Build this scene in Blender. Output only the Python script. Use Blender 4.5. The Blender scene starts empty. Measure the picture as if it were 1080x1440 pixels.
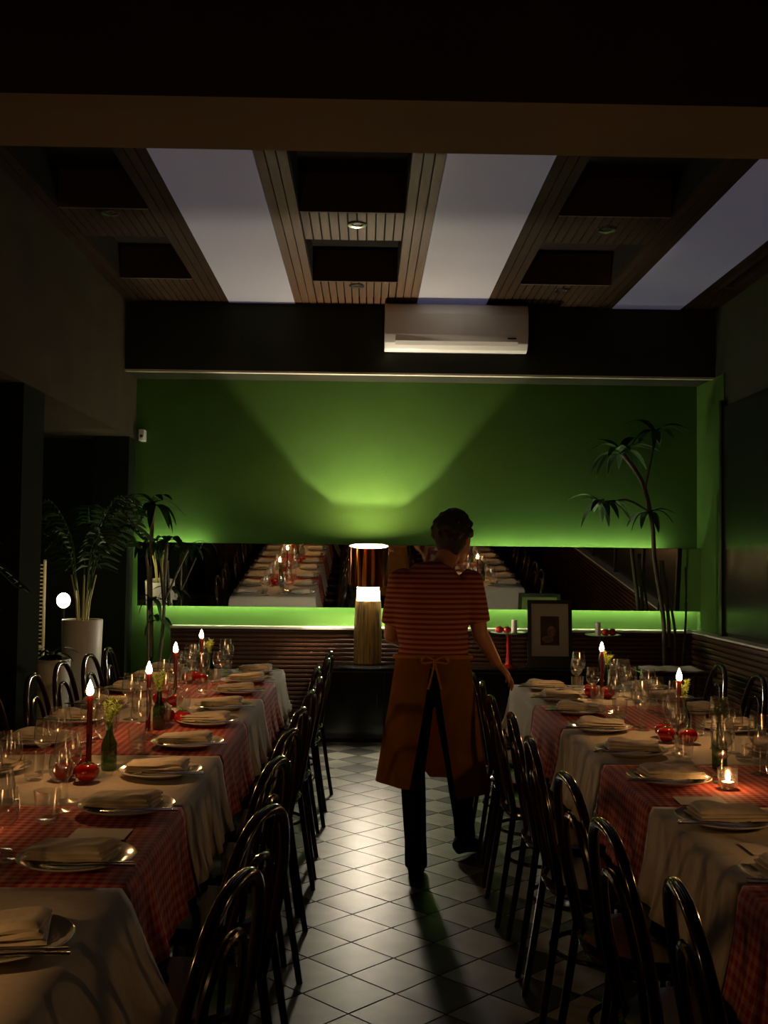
import bpy, bmesh, math, random
from mathutils import Vector, Matrix
S = bpy.context.scene
C = S.collection
PI = math.pi
rnd = random.Random(7)

# ---------------------------------------------------------------- camera, world, light, exposure
F_PX = 1487.0
yaw, pitch, roll = math.atan(24 / F_PX), math.atan(64 / F_PX), 0.0117
fw = Vector((math.sin(yaw) * math.cos(pitch), math.cos(yaw) * math.cos(pitch), math.sin(pitch)))
r0 = Vector((math.cos(yaw), -math.sin(yaw), 0)); u0 = r0.cross(fw)
rt = r0 * math.cos(roll) + u0 * math.sin(roll); up = u0 * math.cos(roll) - r0 * math.sin(roll)
cam = bpy.data.cameras.new('camera'); cam.sensor_fit = 'HORIZONTAL'; cam.sensor_width = 36.0
cam.lens = F_PX / 1080 * 36.0; cam.clip_start = 0.05
co = bpy.data.objects.new('camera', cam); C.objects.link(co)
m = Matrix((rt, up, -fw)).transposed().to_4x4(); m.translation = Vector((0, 0, 1.5)); co.matrix_world = m
S.camera = co
w = bpy.data.worlds.new('night'); S.world = w; w.use_nodes = True
w.node_tree.nodes['Background'].inputs[0].default_value = (0.02, 0.025, 0.04, 1)
w.node_tree.nodes['Background'].inputs[1].default_value = 0.5
S.view_settings.view_transform = 'Standard'; S.view_settings.look = 'None'
S.view_settings.gamma = 1.0; S.view_settings.use_curve_mapping = False
S.view_settings.exposure = -0.6
S.cycles.use_denoising = True
S.cycles.max_bounces = 10; S.cycles.transparent_max_bounces = 24; S.cycles.glossy_bounces = 5
S.cycles.caustics_reflective = False; S.cycles.caustics_refractive = False
S.cycles.sample_clamp_indirect = 25.0
FLAME = (1.0, 0.37, 0.09)
LAMP_W = 230.0            # bulb of the table lamp
CANDLE_W = 1.7         # each candle flame
LED = 2.5

def point(name, loc, watts, col, r=0.01, parent=None):
    l = bpy.data.lights.new(name, 'POINT'); l.energy = watts; l.color = col; l.shadow_soft_size = r
    o = bpy.data.objects.new(name, l); C.objects.link(o); o.location = loc; o.parent = parent
    return o

# ---------------------------------------------------------------- materials
def mat(name, col, rough=0.5, metal=0.0, col2=None, scale=8.0, bump=0.0, emit=None, es=0.0, coat=0.0, stretch=None, spec=0.5):
    m = bpy.data.materials.new(name); m.use_nodes = True
    nt = m.node_tree; b = nt.nodes['Principled BSDF']
    b.inputs['Base Color'].default_value = (*col, 1); b.inputs['Roughness'].default_value = rough
    b.inputs['Metallic'].default_value = metal; b.inputs['Coat Weight'].default_value = coat
    b.inputs['Coat Roughness'].default_value = 0.08; b.inputs['Specular IOR Level'].default_value = spec
    if emit: b.inputs['Emission Color'].default_value = (*emit, 1); b.inputs['Emission Strength'].default_value = es
    if col2 or bump:
        tc = nt.nodes.new('ShaderNodeTexCoord'); mp = nt.nodes.new('ShaderNodeMapping')
        nt.links.new(tc.outputs['Object'], mp.inputs[0])
        if stretch: mp.inputs['Scale'].default_value = stretch
        n = nt.nodes.new('ShaderNodeTexNoise'); n.inputs['Scale'].default_value = scale; n.inputs['Detail'].default_value = 5
        nt.links.new(mp.outputs[0], n.inputs['Vector'])
        if col2:
            r = nt.nodes.new('ShaderNodeValToRGB'); r.color_ramp.elements[0].position = 0.35; r.color_ramp.elements[1].position = 0.68
            r.color_ramp.elements[0].color = (*col, 1); r.color_ramp.elements[1].color = (*col2, 1)
            nt.links.new(n.outputs['Fac'], r.inputs[0]); nt.links.new(r.outputs[0], b.inputs['Base Color'])
        if bump:
            bp = nt.nodes.new('ShaderNodeBump'); bp.inputs['Strength'].default_value = bump; bp.inputs['Distance'].default_value = 0.004
            nt.links.new(n.outputs['Fac'], bp.inputs['Height']); nt.links.new(bp.outputs[0], b.inputs['Normal'])
    return m

def glass_mat(name, tint=(1, 1, 1), rough=0.035, ior=1.5):
    m = bpy.data.materials.new(name); m.use_nodes = True; nt = m.node_tree
    for n in list(nt.nodes): nt.nodes.remove(n)
    o = nt.nodes.new('ShaderNodeOutputMaterial'); mx = nt.nodes.new('ShaderNodeMixShader')
    t = nt.nodes.new('ShaderNodeBsdfTransparent'); g = nt.nodes.new('ShaderNodeBsdfGlossy'); f = nt.nodes.new('ShaderNodeLayerWeight')
    t.inputs[0].default_value = (*tint, 1); g.inputs['Roughness'].default_value = rough; f.inputs[0].default_value = 0.5
    pw = nt.nodes.new('ShaderNodeMath'); pw.operation = 'POWER'; pw.inputs[1].default_value = 4.0; nt.links.new(f.outputs['Facing'], pw.inputs[0])
    ad = nt.nodes.new('ShaderNodeMath'); ad.operation = 'MULTIPLY_ADD'; ad.inputs[1].default_value = 0.85; ad.inputs[2].default_value = 0.10; nt.links.new(pw.outputs[0], ad.inputs[0])
    nt.links.new(ad.outputs[0], mx.inputs[0]); nt.links.new(t.outputs[0], mx.inputs[1]); nt.links.new(g.outputs[0], mx.inputs[2])
    nt.links.new(mx.outputs[0], o.inputs[0])
    return m

def flame_mat():
    m = bpy.data.materials.new('flame'); m.use_nodes = True; nt = m.node_tree
    for n in list(nt.nodes): nt.nodes.remove(n)
    o = nt.nodes.new('ShaderNodeOutputMaterial'); a = nt.nodes.new('ShaderNodeAddShader')
    t = nt.nodes.new('ShaderNodeBsdfTransparent'); e = nt.nodes.new('ShaderNodeEmission')
    e.inputs[0].default_value = (1.0, 0.62, 0.25, 1); e.inputs[1].default_value = 130
    nt.links.new(t.outputs[0], a.inputs[0]); nt.links.new(e.outputs[0], a.inputs[1]); nt.links.new(a.outputs[0], o.inputs[0])
    return m

def band_mat(name, mode, c1, c2, period, rough=0.85, c3=None):
    """c1/c2 woven bands: 'gingham' on the cloth's own UV (metres) or 'stripe' along object Z."""
    m = bpy.data.materials.new(name); m.use_nodes = True; nt = m.node_tree; b = nt.nodes['Principled BSDF']
    b.inputs['Roughness'].default_value = rough; b.inputs['Specular IOR Level'].default_value = 0.2
    tc = nt.nodes.new('ShaderNodeTexCoord'); sp = nt.nodes.new('ShaderNodeSeparateXYZ')
    nt.links.new(tc.outputs['UV' if mode == 'gingham' else 'Object'], sp.inputs[0])
    def band(sock):
        a = nt.nodes.new('ShaderNodeMath'); a.operation = 'DIVIDE'; a.inputs[1].default_value = period; nt.links.new(sock, a.inputs[0])
        f = nt.nodes.new('ShaderNodeMath'); f.operation = 'FRACT'; nt.links.new(a.outputs[0], f.inputs[0])
        g = nt.nodes.new('ShaderNodeMath'); g.operation = 'GREATER_THAN'; g.inputs[1].default_value = 0.5; nt.links.new(f.outputs[0], g.inputs[0])
        return g.outputs[0]
    mx = nt.nodes.new('ShaderNodeMix'); mx.data_type = 'RGBA'
    mx.inputs[6].default_value = (*c1, 1); mx.inputs[7].default_value = (*c2, 1)
    if mode == 'gingham':
        s = nt.nodes.new('ShaderNodeMath'); s.operation = 'ADD'; nt.links.new(band(sp.outputs[0]), s.inputs[0]); nt.links.new(band(sp.outputs[1]), s.inputs[1])
        h = nt.nodes.new('ShaderNodeMath'); h.operation = 'MULTIPLY'; h.inputs[1].default_value = 0.5; nt.links.new(s.outputs[0], h.inputs[0])
        nt.links.new(h.outputs[0], mx.inputs[0])
    else:
        nt.links.new(band(sp.outputs[2]), mx.inputs[0])
    nt.links.new(mx.outputs[2], b.inputs['Base Color'])
    return m

M = dict(
    green=mat('green_wall_paint', (0.043, 0.102, 0.014), 0.85, spec=0.2, col2=(0.047, 0.110, 0.016), scale=3, bump=0.05),
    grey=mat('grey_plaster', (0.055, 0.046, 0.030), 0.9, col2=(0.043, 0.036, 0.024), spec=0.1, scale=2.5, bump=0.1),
    dark=mat('dark_plaster', (0.030, 0.032, 0.020), 0.8, col2=(0.023, 0.025, 0.016), spec=0.1, scale=3),
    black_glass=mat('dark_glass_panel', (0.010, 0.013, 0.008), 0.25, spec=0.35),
    beam=mat('beam_plaster', (0.145, 0.115, 0.065), 0.9, spec=0.1, col2=(0.11, 0.085, 0.05), scale=2, bump=0.1, stretch=(0.3, 1, 1)),
    ledge=mat('pale_ledge', (0.6, 0.55, 0.45), 0.6, col2=(0.55, 0.5, 0.41)),
    slat=mat('wainscot_wood', (0.070, 0.026, 0.012), 0.38, col2=(0.045, 0.017, 0.008), scale=6, stretch=(0.5, 8, 8), bump=0.1),
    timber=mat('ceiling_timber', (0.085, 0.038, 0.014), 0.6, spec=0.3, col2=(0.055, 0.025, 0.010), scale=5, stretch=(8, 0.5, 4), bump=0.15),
    timber_shaded=mat('shaded_ceiling_timber', (0.026, 0.013, 0.006), 0.8, spec=0.1, col2=(0.016, 0.008, 0.004), scale=5, stretch=(8, 0.5, 4)),  # same ceiling timber, with the dimness of the side bays put into its colour
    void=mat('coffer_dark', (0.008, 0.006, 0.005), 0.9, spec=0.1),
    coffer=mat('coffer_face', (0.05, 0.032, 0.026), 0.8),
    panel=mat('frosted_skylight_panel', (0.42, 0.41, 0.43), 0.35, emit=(0.46, 0.50, 0.95), es=0.072, coat=0.3),
    tile_light=mat('light_cement_tile', (0.40, 0.40, 0.34), 0.37, col2=(0.31, 0.31, 0.26), scale=9, bump=0.10, spec=0.8),
    tile_dark=mat('dark_cement_tile', (0.04, 0.045, 0.042), 0.37, col2=(0.07, 0.075, 0.07), scale=9, bump=0.10, spec=0.8),
    grout=mat('grout', (0.05, 0.05, 0.045), 0.9),
    white_plastic=mat('white_plastic', (0.75, 0.73, 0.70), 0.3),
    black=mat('black_plastic', (0.012, 0.012, 0.012), 0.4),
    gloss_black=mat('black_lacquer', (0.01, 0.01, 0.01), 0.12, coat=0.5),
    mirror=mat('mirror_silver', (0.72, 0.72, 0.70), 0.015, metal=1.0),
    chrome=mat('polished_steel', (0.75, 0.73, 0.7), 0.2, metal=1.0),
    led=mat('led_strip', (1, 1, 1), 0.5, emit=(0.95, 1.0, 0.66), es=50 * LED),
    led_soft=mat('soft_led_strip', (1, 1, 1), 0.5, emit=(0.95, 1.0, 0.66), es=42 * LED),
    plate_t=None,
    linen=mat('white_linen', (0.66, 0.60, 0.50), 0.9, col2=(0.60, 0.54, 0.45), scale=60, bump=0.15, spec=0.1),
    napkin=mat('cream_napkin', (0.72, 0.64, 0.50), 0.9, col2=(0.64, 0.56, 0.43), scale=40, bump=0.3, spec=0.1),
    gingham=band_mat('red_gingham', 'gingham', (0.60, 0.28, 0.22), (0.40, 0.010, 0.014), 0.030),
    china=mat('glazed_china', (0.62, 0.60, 0.54), 0.12, coat=0.4),
    paper=mat('menu_paper', (0.72, 0.66, 0.55), 0.8),
    glass=glass_mat('clear_glass', (0.985, 0.985, 0.98), 0.17),
    green_glass=glass_mat('green_bottle_glass', (0.25, 0.42, 0.2)),
    red_glass=mat('red_glass', (0.28, 0.01, 0.008), 0.08, coat=0.6, emit=None),
    bent=mat('dark_bentwood', (0.022, 0.008, 0.004), 0.16, col2=(0.014, 0.005, 0.003), scale=12, coat=0.6),
    seat_tan=mat('tan_seat', (0.42, 0.16, 0.06), 0.5),
    wax=mat('red_wax', (0.20, 0.008, 0.007), 0.35),
    wax_white=mat('white_wax', (0.75, 0.7, 0.58), 0.4),
    wick=mat('wick', (0.02, 0.015, 0.01), 0.9),
    flame=flame_mat(),
    tomato=mat('tomato_skin', (0.50, 0.012, 0.008), 0.14, col2=(0.38, 0.02, 0.008), scale=5, coat=0.4),
    calyx=mat('green_calyx', (0.05, 0.12, 0.02), 0.6),
    leaf=mat('dark_green_leaf', (0.035, 0.10, 0.018), 0.6, spec=0.25, col2=(0.022, 0.06, 0.012), scale=6),
    sprig=mat('herb_green', (0.13, 0.18, 0.03), 0.6),
    bark=mat('plant_cane', (0.10, 0.08, 0.04), 0.8, col2=(0.05, 0.045, 0.025), scale=14),
    cane=mat('pale_palm_cane', (0.45, 0.42, 0.12), 0.5),
    pot=mat('white_planter', (0.62, 0.60, 0.52), 0.45),
    soil=mat('soil', (0.03, 0.02, 0.012), 0.95),
    lampwood=mat('carved_lamp_wood', (0.55, 0.33, 0.09), 0.5, col2=(0.16, 0.10, 0.03), scale=7, stretch=(9, 9, 0.6), bump=0.5),
    copper=mat('amber_metal_shade', (0.55, 0.16, 0.035), 0.12, metal=1.0),
    shade_in=mat('white_shade_lining', (0.85, 0.8, 0.7), 0.5),
    diffuser=mat('glowing_diffuser', (1, 1, 1), 0.5, emit=(1.0, 0.86, 0.66), es=360),
    bulb=mat('glowing_bulb', (1, 1, 1), 0.5, emit=(1.0, 0.86, 0.5), es=30),
    skin=mat('skin', (0.42, 0.19, 0.10), 0.5),
    hair=mat('dark_hair', (0.012, 0.008, 0.006), 0.7, bump=1.0, scale=60),
    shirt=band_mat('striped_jersey', 'stripe', (0.38, 0.16, 0.11), (0.19, 0.030, 0.028), 0.0235),
    apron=mat('ochre_apron', (0.38, 0.16, 0.028), 0.9, col2=(0.33, 0.135, 0.024), scale=10, spec=0.1),
    trousers=mat('black_trousers', (0.008, 0.008, 0.009), 0.9, spec=0.1),
    shoe=mat('black_shoe', (0.01, 0.009, 0.009), 0.5),
    frame=mat('black_picture_frame', (0.012, 0.012, 0.010), 0.35),
    mount=mat('cream_mount', (0.50, 0.44, 0.32), 0.8),
    picture=mat('dark_red_print', (0.10, 0.025, 0.015), 0.5, col2=(0.02, 0.012, 0.012), scale=9),
    face_tone=mat('print_pale_tone', (0.30, 0.17, 0.11), 0.6, col2=(0.12, 0.05, 0.035), scale=20),
    post=mat('black_green_post', (0.010, 0.014, 0.008), 0.95, spec=0.05),
    rattan=mat('woven_rattan', (0.5, 0.42, 0.25), 0.6),
)

# ---------------------------------------------------------------- mesh helpers
def B(): return bmesh.new()
def box(bm, c, s, rz=0.0, rx=0.0, ry=0.0):
    mt = Matrix.Translation(c) @ Matrix.Rotation(rz, 4, 'Z') @ Matrix.Rotation(ry, 4, 'Y') @ Matrix.Rotation(rx, 4, 'X') @ Matrix.Diagonal((*s, 1))
    bmesh.ops.create_cube(bm, size=1.0, matrix=mt)
def span(bm, x0, x1, y0, y1, z0, z1): box(bm, ((x0 + x1) / 2, (y0 + y1) / 2, (z0 + z1) / 2), (x1 - x0, y1 - y0, z1 - z0))
def bev(bm, w, seg=2): bmesh.ops.bevel(bm, geom=list(bm.edges), offset=w, segments=seg, affect='EDGES', profile=0.5)
def lathe(bm, prof, n=20, c=(0, 0, 0), lobes=0, amp=0.0, closed=True):
    rings = []
    for r, z in prof:
        ring = []
        for k in range(n):
            a = 2 * PI * k / n; rr = r * (1 + amp * math.cos(lobes * a)) if lobes else r
            ring.append(bm.verts.new((c[0] + rr * math.cos(a), c[1] + rr * math.sin(a), c[2] + z)))
        rings.append(ring)
    for a, b in zip(rings, rings[1:]):
        for k in range(n): bm.faces.new((a[k], a[(k + 1) % n], b[(k + 1) % n], b[k]))
    if closed:
        if prof[0][0] > 1e-4: bm.faces.new(rings[0][::-1])
        if prof[-1][0] > 1e-4: bm.faces.new(rings[-1])
def loft(bm, secs, side=(1, 0, 0), n=14, cap=True, loop=False):
    """secs: (centre, a, b) ellipses across a path; a is the radius along 'side'."""
    P = [Vector(s[0]) for s in secs]; rings = []
    N = len(P)
    for i, (c, a, b) in enumerate(secs):
        if loop: t = P[(i + 1) % N] - P[i - 1]
        else: t = P[min(i + 1, N - 1)] - P[max(i - 1, 0)]
        t.normalize(); s = Vector(side); s = s - t * s.dot(t)
        if s.length < 1e-3: s = t.orthogonal()
        s.normalize(); o = t.cross(s)
        rings.append([bm.verts.new(P[i] + s * a * math.cos(2 * PI * k / n) + o * b * math.sin(2 * PI * k / n)) for k in range(n)])
    pairs = list(zip(rings, rings[1:])) + ([(rings[-1], rings[0])] if loop else [])
    for a, b in pairs:
        for k in range(n): bm.faces.new((a[k], a[(k + 1) % n], b[(k + 1) % n], b[k]))
    if cap and not loop: bm.faces.new(rings[0][::-1]); bm.faces.new(rings[-1])
def tube(bm, pts, r, n=8, loop=False, side=(0, 0, 1)):
    rs = r if isinstance(r, (list, tuple)) else [r] * len(pts)
    loft(bm, [(p, q, q) for p, q in zip(pts, rs)], side=side, n=n, loop=loop)
def ball(bm, c, r, s=(1, 1, 1), u=14, v=10):
    bmesh.ops.create_uvsphere(bm, u_segments=u, v_segments=v, radius=r, matrix=Matrix.Translation(c) @ Matrix.Diagonal((*s, 1)))
def smoothpts(pts, k=4):
    P = [Vector(p) for p in pts]; out = []
    for i in range(len(P) - 1):
        p0, p1, p2, p3 = P[max(i - 1, 0)], P[i], P[i + 1], P[min(i + 2, len(P) - 1)]
        for j in range(k):
            t = j / k
            out.append(0.5 * ((2 * p1) + (p2 - p0) * t + (2 * p0 - 5 * p1 + 4 * p2 - p3) * t * t + (3 * p1 - p0 - 3 * p2 + p3) * t ** 3))
    out.append(P[-1]); return out
def mesh(name, bm, smooth=True, fix=True):
    if fix: bmesh.ops.recalc_face_normals(bm, faces=bm.faces)
    me = bpy.data.meshes.new(name); bm.to_mesh(me); bm.free()
    if smooth:
        for p in me.polygons: p.use_smooth = True
    return me
def put(name, me, material, parent=None, loc=(0, 0, 0), rz=0.0, rot=None):
    if not me.materials: me.materials.append(material)
    o = bpy.data.objects.new(name, me); C.objects.link(o); o.parent = parent; o.location = loc
    o.rotation_euler = rot if rot else (0, 0, rz)
    return o
def obj(name, bm, material, parent=None, loc=(0, 0, 0), rz=0.0, rot=None, smooth=True):
    me = mesh(name, bm, smooth)
    if smooth and hasattr(me, 'set_sharp_from_angle'): me.set_sharp_from_angle(angle=0.7)
    return put(name, me, material, parent, loc, rz, rot)
def tag(o, label, cat, group=None, kind=None):
    if label: o['label'] = label
    if cat: o['category'] = cat
    if group: o['group'] = group
    if kind: o['kind'] = kind
    return o
def thing(name, label, cat, loc=(0, 0, 0), rz=0.0, group=None):
    o = bpy.data.objects.new(name, None); C.objects.link(o); o.location = loc; o.rotation_euler = (0, 0, rz)
    return tag(o, label, cat, group)
def struct(name, bm, material, parent=None, label=None, smooth=False):
    o = obj(name, bm, material, parent, smooth=smooth)
    if parent is None:
        o['kind'] = 'structure'
        if label: o['label'] = label
    return o
KIDS = {}
def dup(root, loc, rz=0.0, label=None, group=None, scale=None):
    if root.name not in KIDS: KIDS[root.name] = [(c, list(c.children)) for c in root.children]
    r = root.copy(); C.objects.link(r); r.location = loc; r.rotation_euler = (0, 0, rz)
    if scale: r.scale = scale
    if label: r['label'] = label
    if group: r['group'] = group
    for ch, subs in KIDS[root.name]:
        c = ch.copy(); C.objects.link(c); c.parent = r
        for g in subs:
            d = g.copy(); C.objects.link(d); d.parent = c
    return r
class Proto:
    """first placement moves the original, later ones copy it"""
    def __init__(s, root): s.root = root; s.used = False; KIDS[root.name] = [(c, list(c.children)) for c in root.children]
    def place(s, loc, rz, label, group=None):
        if not s.used:
            s.used = True; r = s.root; r.location = loc; r.rotation_euler = (0, 0, rz); r['label'] = label
            if group: r['group'] = group
            return r
        return dup(s.root, loc, rz, label, group)
ORD = ['first', 'second', 'third', 'fourth', 'fifth', 'sixth', 'seventh', 'eighth', 'ninth', 'tenth', 'eleventh']

# ---------------------------------------------------------------- the room
XL, XR, YB, YF, ZC = -2.02, 2.90, 9.20, -1.2, 3.61
# floor: grout bed with diagonal checkerboard tiles
bm = B(); span(bm, -3.4, 3.1, YF, YB + 0.1, -0.10, -0.004); floor = struct('floor', bm, M['grout'], label='diagonal black and white checkerboard tiled floor')
HX, HY, X0, Y0 = 0.161, 0.162, -0.041, 4.193
def tile_bm(bm, cx, cy, g=0.0022):
    a, b = HX - g * 1.4, HY - g * 1.4
    lo = [bm.verts.new((cx + dx * a, cy + dy * b, -0.008)) for dx, dy in ((1, 0), (0, 1), (-1, 0), (0, -1))]
    hi = [bm.verts.new((cx + dx * (a - .002), cy + dy * (b - .002), 0.0)) for dx, dy in ((1, 0), (0, 1), (-1, 0), (0, -1))]
    bm.faces.new(hi)
    for k in range(4): bm.faces.new((lo[k], lo[(k + 1) % 4], hi[(k + 1) % 4], hi[k]))
tb = B(); tile_bm(tb, 0, 0); tl = mesh('floor_tile', tb, False); tl.materials.append(M['tile_light'])
td = tl.copy(); td.materials.clear(); td.materials.append(M['tile_dark'])
rest = {True: B(), False: B()}
for i in range(-22, 21):
    for j in range(-34, 32):
        if (i + j) % 2 == 0: continue
        cx, cy = X0 + i * HX, Y0 + j * HY
        if not (-3.3 < cx < 2.95 and YF < cy < YB): continue
        light = (i % 2 != 0)
        lim = 0.58 if cy > 3.0 else 0.45
        if -0.66 < cx < 1.05 and 3.05 < cy < 8.7:
            put('floor_tile', tl if light else td, None, floor, (cx, cy, 0))
        else: tile_bm(rest[light], cx, cy)
for lt in (True, False):
    o = obj('outer_floor_tiles', rest[lt], M['tile_light'] if lt else M['tile_dark'], floor, smooth=False); o['kind'] = 'stuff'

# back wall, soffit
bm = B(); span(bm, XL, XR + .1, YB, YB + .1, 0, 3.98); struct('wall_back', bm, M['green'], label='green painted back wall behind mirror').name
bm = B(); span(bm, XL, XR, 8.74, YB, 3.035, 3.98); struct('trim_1', bm, M['dark'], label='dark soffit beam above green wall')
bm = B(); span(bm, XL, XR, 8.735, 8.79, 3.02, 3.036); struct('trim_2', bm, M['ledge'], label='pale lower edge of soffit')
# right wall: plaster, wainscot, dark glass panels
bm = B(); span(bm, XR, XR + .1, YF, YB, 0, 3.98); wr = struct('wall_right', bm, M['dark'], label='green wall with dark panels and slatted wainscot')
bm = B(); span(bm, 2.78, XR, YF, YB, 0.885, 0.90); struct('trim_3', bm, M['ledge'], label='ledge along the right wall wainscot')
bm = B(); span(bm, XR - 0.012, XR, 8.5, YB, 0.90, 3.03); obj('green_return', bm, M['green'], wr, smooth=False)
y = 8.45
while y > 1.0:
    bm = B(); span(bm, XR - 0.03, XR, y - 1.16, y, 0.93, 2.75); bev(bm, .004, 1); obj('dark_glass_panel', bm, M['black_glass'], wr, smooth=False)
    bm = B(); span(bm, XR - 0.05, XR, y, y + 0.05, 0.90, 2.8); obj('panel_post', bm, M['black'], wr, smooth=False)
    y -= 1.21
bm = B(); span(bm, 2.82, XR, YF, YB, 0, 0.885); obj('wainscot_backing', bm, M['black'], wr, smooth=False)
bs = B(); box(bs, (0, 0, 0), (0.035, 7.6, 0.032)); bev(bs, 0.006, 1); rs = mesh('wainscot_slat', bs, False)
for k in range(20): put('wainscot_slat', rs, M['slat'], wr, (2.80, 5.4, 0.862 - k * 0.044))
# back wainscot
bm = B(); span(bm, -1.65, 2.82, 9.03, YB, 0, 0.885); wb = struct('trim_4', bm, M['slat'], label='slatted brown wainscot below the mirror')
bm = B(); span(bm, -1.66, 2.82, 8.985, YB, 0.885, 0.90); struct('trim_5', bm, M['ledge'], label='pale ledge on top of back wainscot')
bs = B(); box(bs, (0, 0, 0), (4.43, 0.03, 0.026)); bev(bs, 0.005, 1); bsl = mesh('wainscot_slat', bs, False)
for k in range(24): put('wainscot_slat', bsl, M['slat'], wb, (0.575, 9.018, 0.866 - k * 0.037))
# left wall with two openings, pillar, alcove
bm = B()
span(bm, XL - .3, XL, YF, 3.0, 0, 3.98); 
span(bm, -3.3, XL, 3.0, YB, 2.5, 3.98)
struct('wall_left', bm, M['grey'], label='grey wall over the dark plant alcove')
bm = B(); span(bm, XL - .3, XL, 6.2, 6.6, 0, 2.5); span(bm, XL - .3, XL, 8.95, YB, 0, 2.5); struct('trim_6', bm, M['post'], label='dark posts between the alcove openings')
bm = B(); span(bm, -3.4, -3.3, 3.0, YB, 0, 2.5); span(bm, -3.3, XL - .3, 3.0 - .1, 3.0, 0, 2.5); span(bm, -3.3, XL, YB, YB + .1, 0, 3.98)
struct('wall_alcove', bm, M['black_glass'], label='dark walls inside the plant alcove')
bm = B(); span(bm, -2.4, XR + .1, YF - .1, YF, 0, 3.98); struct('wall_front', bm, M['dark'], label='dark wall behind the viewer')
# cross beam
bm = B(); span(bm, -2.4, XR, 2.84, 3.215, 2.75, 3.98); struct('beam', bm, M['beam'], label='broad plaster beam crossing the room overhead')
# ceiling
bm = B(); span(bm, -2.4, XR + .1, YF - .1, YB + .1, 3.98, 4.06); ceil = struct('ceiling', bm, M['void'], label='timber slat ceiling with frosted skylight panels')
bm = B(); span(bm, -2.4, XR, YF, 3.0, 3.61, 3.98); obj('plaster_field', bm, M['dark'], ceil, smooth=False)
for x0, x1 in ((-1.166, -0.62), (0.395, 0.965), (2.03, 2.60)):
    bm = B(); span(bm, x0, x1, 3.2, 8.735, 3.602, 3.64); obj('skylight_panel', bm, M['panel'], ceil, smooth=False)
SEG = ((3.2, 3.9), (4.7, 5.3), (6.36, 6.94), (7.98, 8.735))
def bay(x0, x1, el, er, wood):
    w = 0.055
    cols = []
    for k in range(el): cols.append(x0 + 0.003 + w / 2 + k * 0.061)
    for k in range(er): cols.append(x1 - 0.003 - w / 2 - k * 0.061)
    bm = B(); box(bm, (0, 0, 0), (w, 5.53, 0.02)); me = mesh('ceiling_plank', bm, False)
    for x in cols: put('ceiling_plank', me, wood, ceil, (x, 5.97, 3.612))
    a, b = x0 + el * 0.061 + 0.003, x1 - er * 0.061 - 0.003
    n = max(1, round((b - a) / 0.056)); p = (b - a) / n
    for s0, s1 in SEG[1:]:
        bm = B(); box(bm, (0, 0, 0), (p - 0.010, s1 - s0 - .004, 0.018)); me = mesh('cross_slat', bm, False)
        for k in range(n): put('cross_slat', me, wood, ceil, (a + (k + .5) * p, (s0 + s1) / 2, 3.612))
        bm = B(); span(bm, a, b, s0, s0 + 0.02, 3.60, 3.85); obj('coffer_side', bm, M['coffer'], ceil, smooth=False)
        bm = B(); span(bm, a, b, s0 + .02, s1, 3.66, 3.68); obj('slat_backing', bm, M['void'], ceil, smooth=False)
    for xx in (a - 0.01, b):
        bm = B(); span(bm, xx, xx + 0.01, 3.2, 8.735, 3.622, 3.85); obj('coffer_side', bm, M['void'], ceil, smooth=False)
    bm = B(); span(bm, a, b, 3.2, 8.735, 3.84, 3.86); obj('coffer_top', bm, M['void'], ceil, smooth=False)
bay(-0.62, 0.395, 3, 3, M['timber']); bay(0.965, 2.03, 3, 3, M['timber_shaded']); bay(-2.02, -1.166, 2, 3, M['timber_shaded']); bay(2.60, 2.90, 2, 2, M['timber_shaded'])
# downlights in the slat bands
def downlight():
    t = thing('downlight', '', 'ceiling light')
    bm = B(); lathe(bm, [(0.036, 0.012), (0.036, 0.0), (0.060, -0.004), (0.062, 0.002), (0.062, 0.006), (0.040, 0.012)], 20, closed=False); obj('rim', bm, M['chrome'], t)
    bm = B(); lathe(bm, [(0.001, 0.008), (0.022, 0.004), (0.036, 0.008), (0.036, 0.012), (0.001, 0.013)], 20, closed=False); obj('lens', bm, M['black'], t)
    return t
pd = Proto(downlight())
for x, y, l in ((-0.085, 6.60, 'unlit round downlight in the centre slat bay, nearer one'), (-0.10, 8.1, 'unlit round downlight in the centre slat bay, above the air conditioner end'),
                (1.50, 6.62, 'unlit round downlight in the right-hand slat bay, nearer one'), (1.50, 8.15, 'unlit round downlight in the right-hand slat bay, farther one'),
                (-1.60, 6.45, 'unlit round downlight in the left-hand slat bay')):
    pd.place((x, y, 3.597), 0, l, 'ceiling downlights')

# air conditioner on the soffit
ac = thing('air_conditioner', 'white split air conditioner mounted on dark soffit', 'air conditioner', (0.712, 8.74, 3.19))
sec = [(0, 0.02), (-0.11, 0.0), (-0.165, 0.012), (-0.205, 0.06), (-0.225, 0.13), (-0.225, 0.30), (-0.20, 0.375), (-0.16, 0.392), (0, 0.392)]
def extr(bm, sec, x0, x1):
    a = [bm.verts.new((x0, y, z)) for y, z in sec]; b = [bm.verts.new((x1, y, z)) for y, z in sec]
    n = len(sec)
    for k in range(n): bm.faces.new((a[k], a[(k + 1) % n], b[(k + 1) % n], b[k]))
    bm.faces.new(a[::-1]); bm.faces.new(b)
bm = B(); extr(bm, sec, -0.585, 0.585); bev(bm, 0.006, 2); obj('body', bm, M['white_plastic'], ac)
bm = B(); extr(bm, [(-0.198, 0.045), (-0.216, 0.075), (-0.221, 0.074), (-0.203, 0.042)], -0.50, 0.50); obj('louver', bm, M['white_plastic'], ac)
bm = B(); extr(bm, [(-0.05, 0.008), (-0.10, -0.001), (-0.10, -0.004), (-0.05, 0.004)], -0.50, 0.50); obj('air_outlet', bm, M['black'], ac)
bm = B(); box(bm, (0.45, -0.2275, 0.10), (0.07, 0.004, 0.012)); obj('display', bm, M['chrome'], ac, smooth=False)
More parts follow.
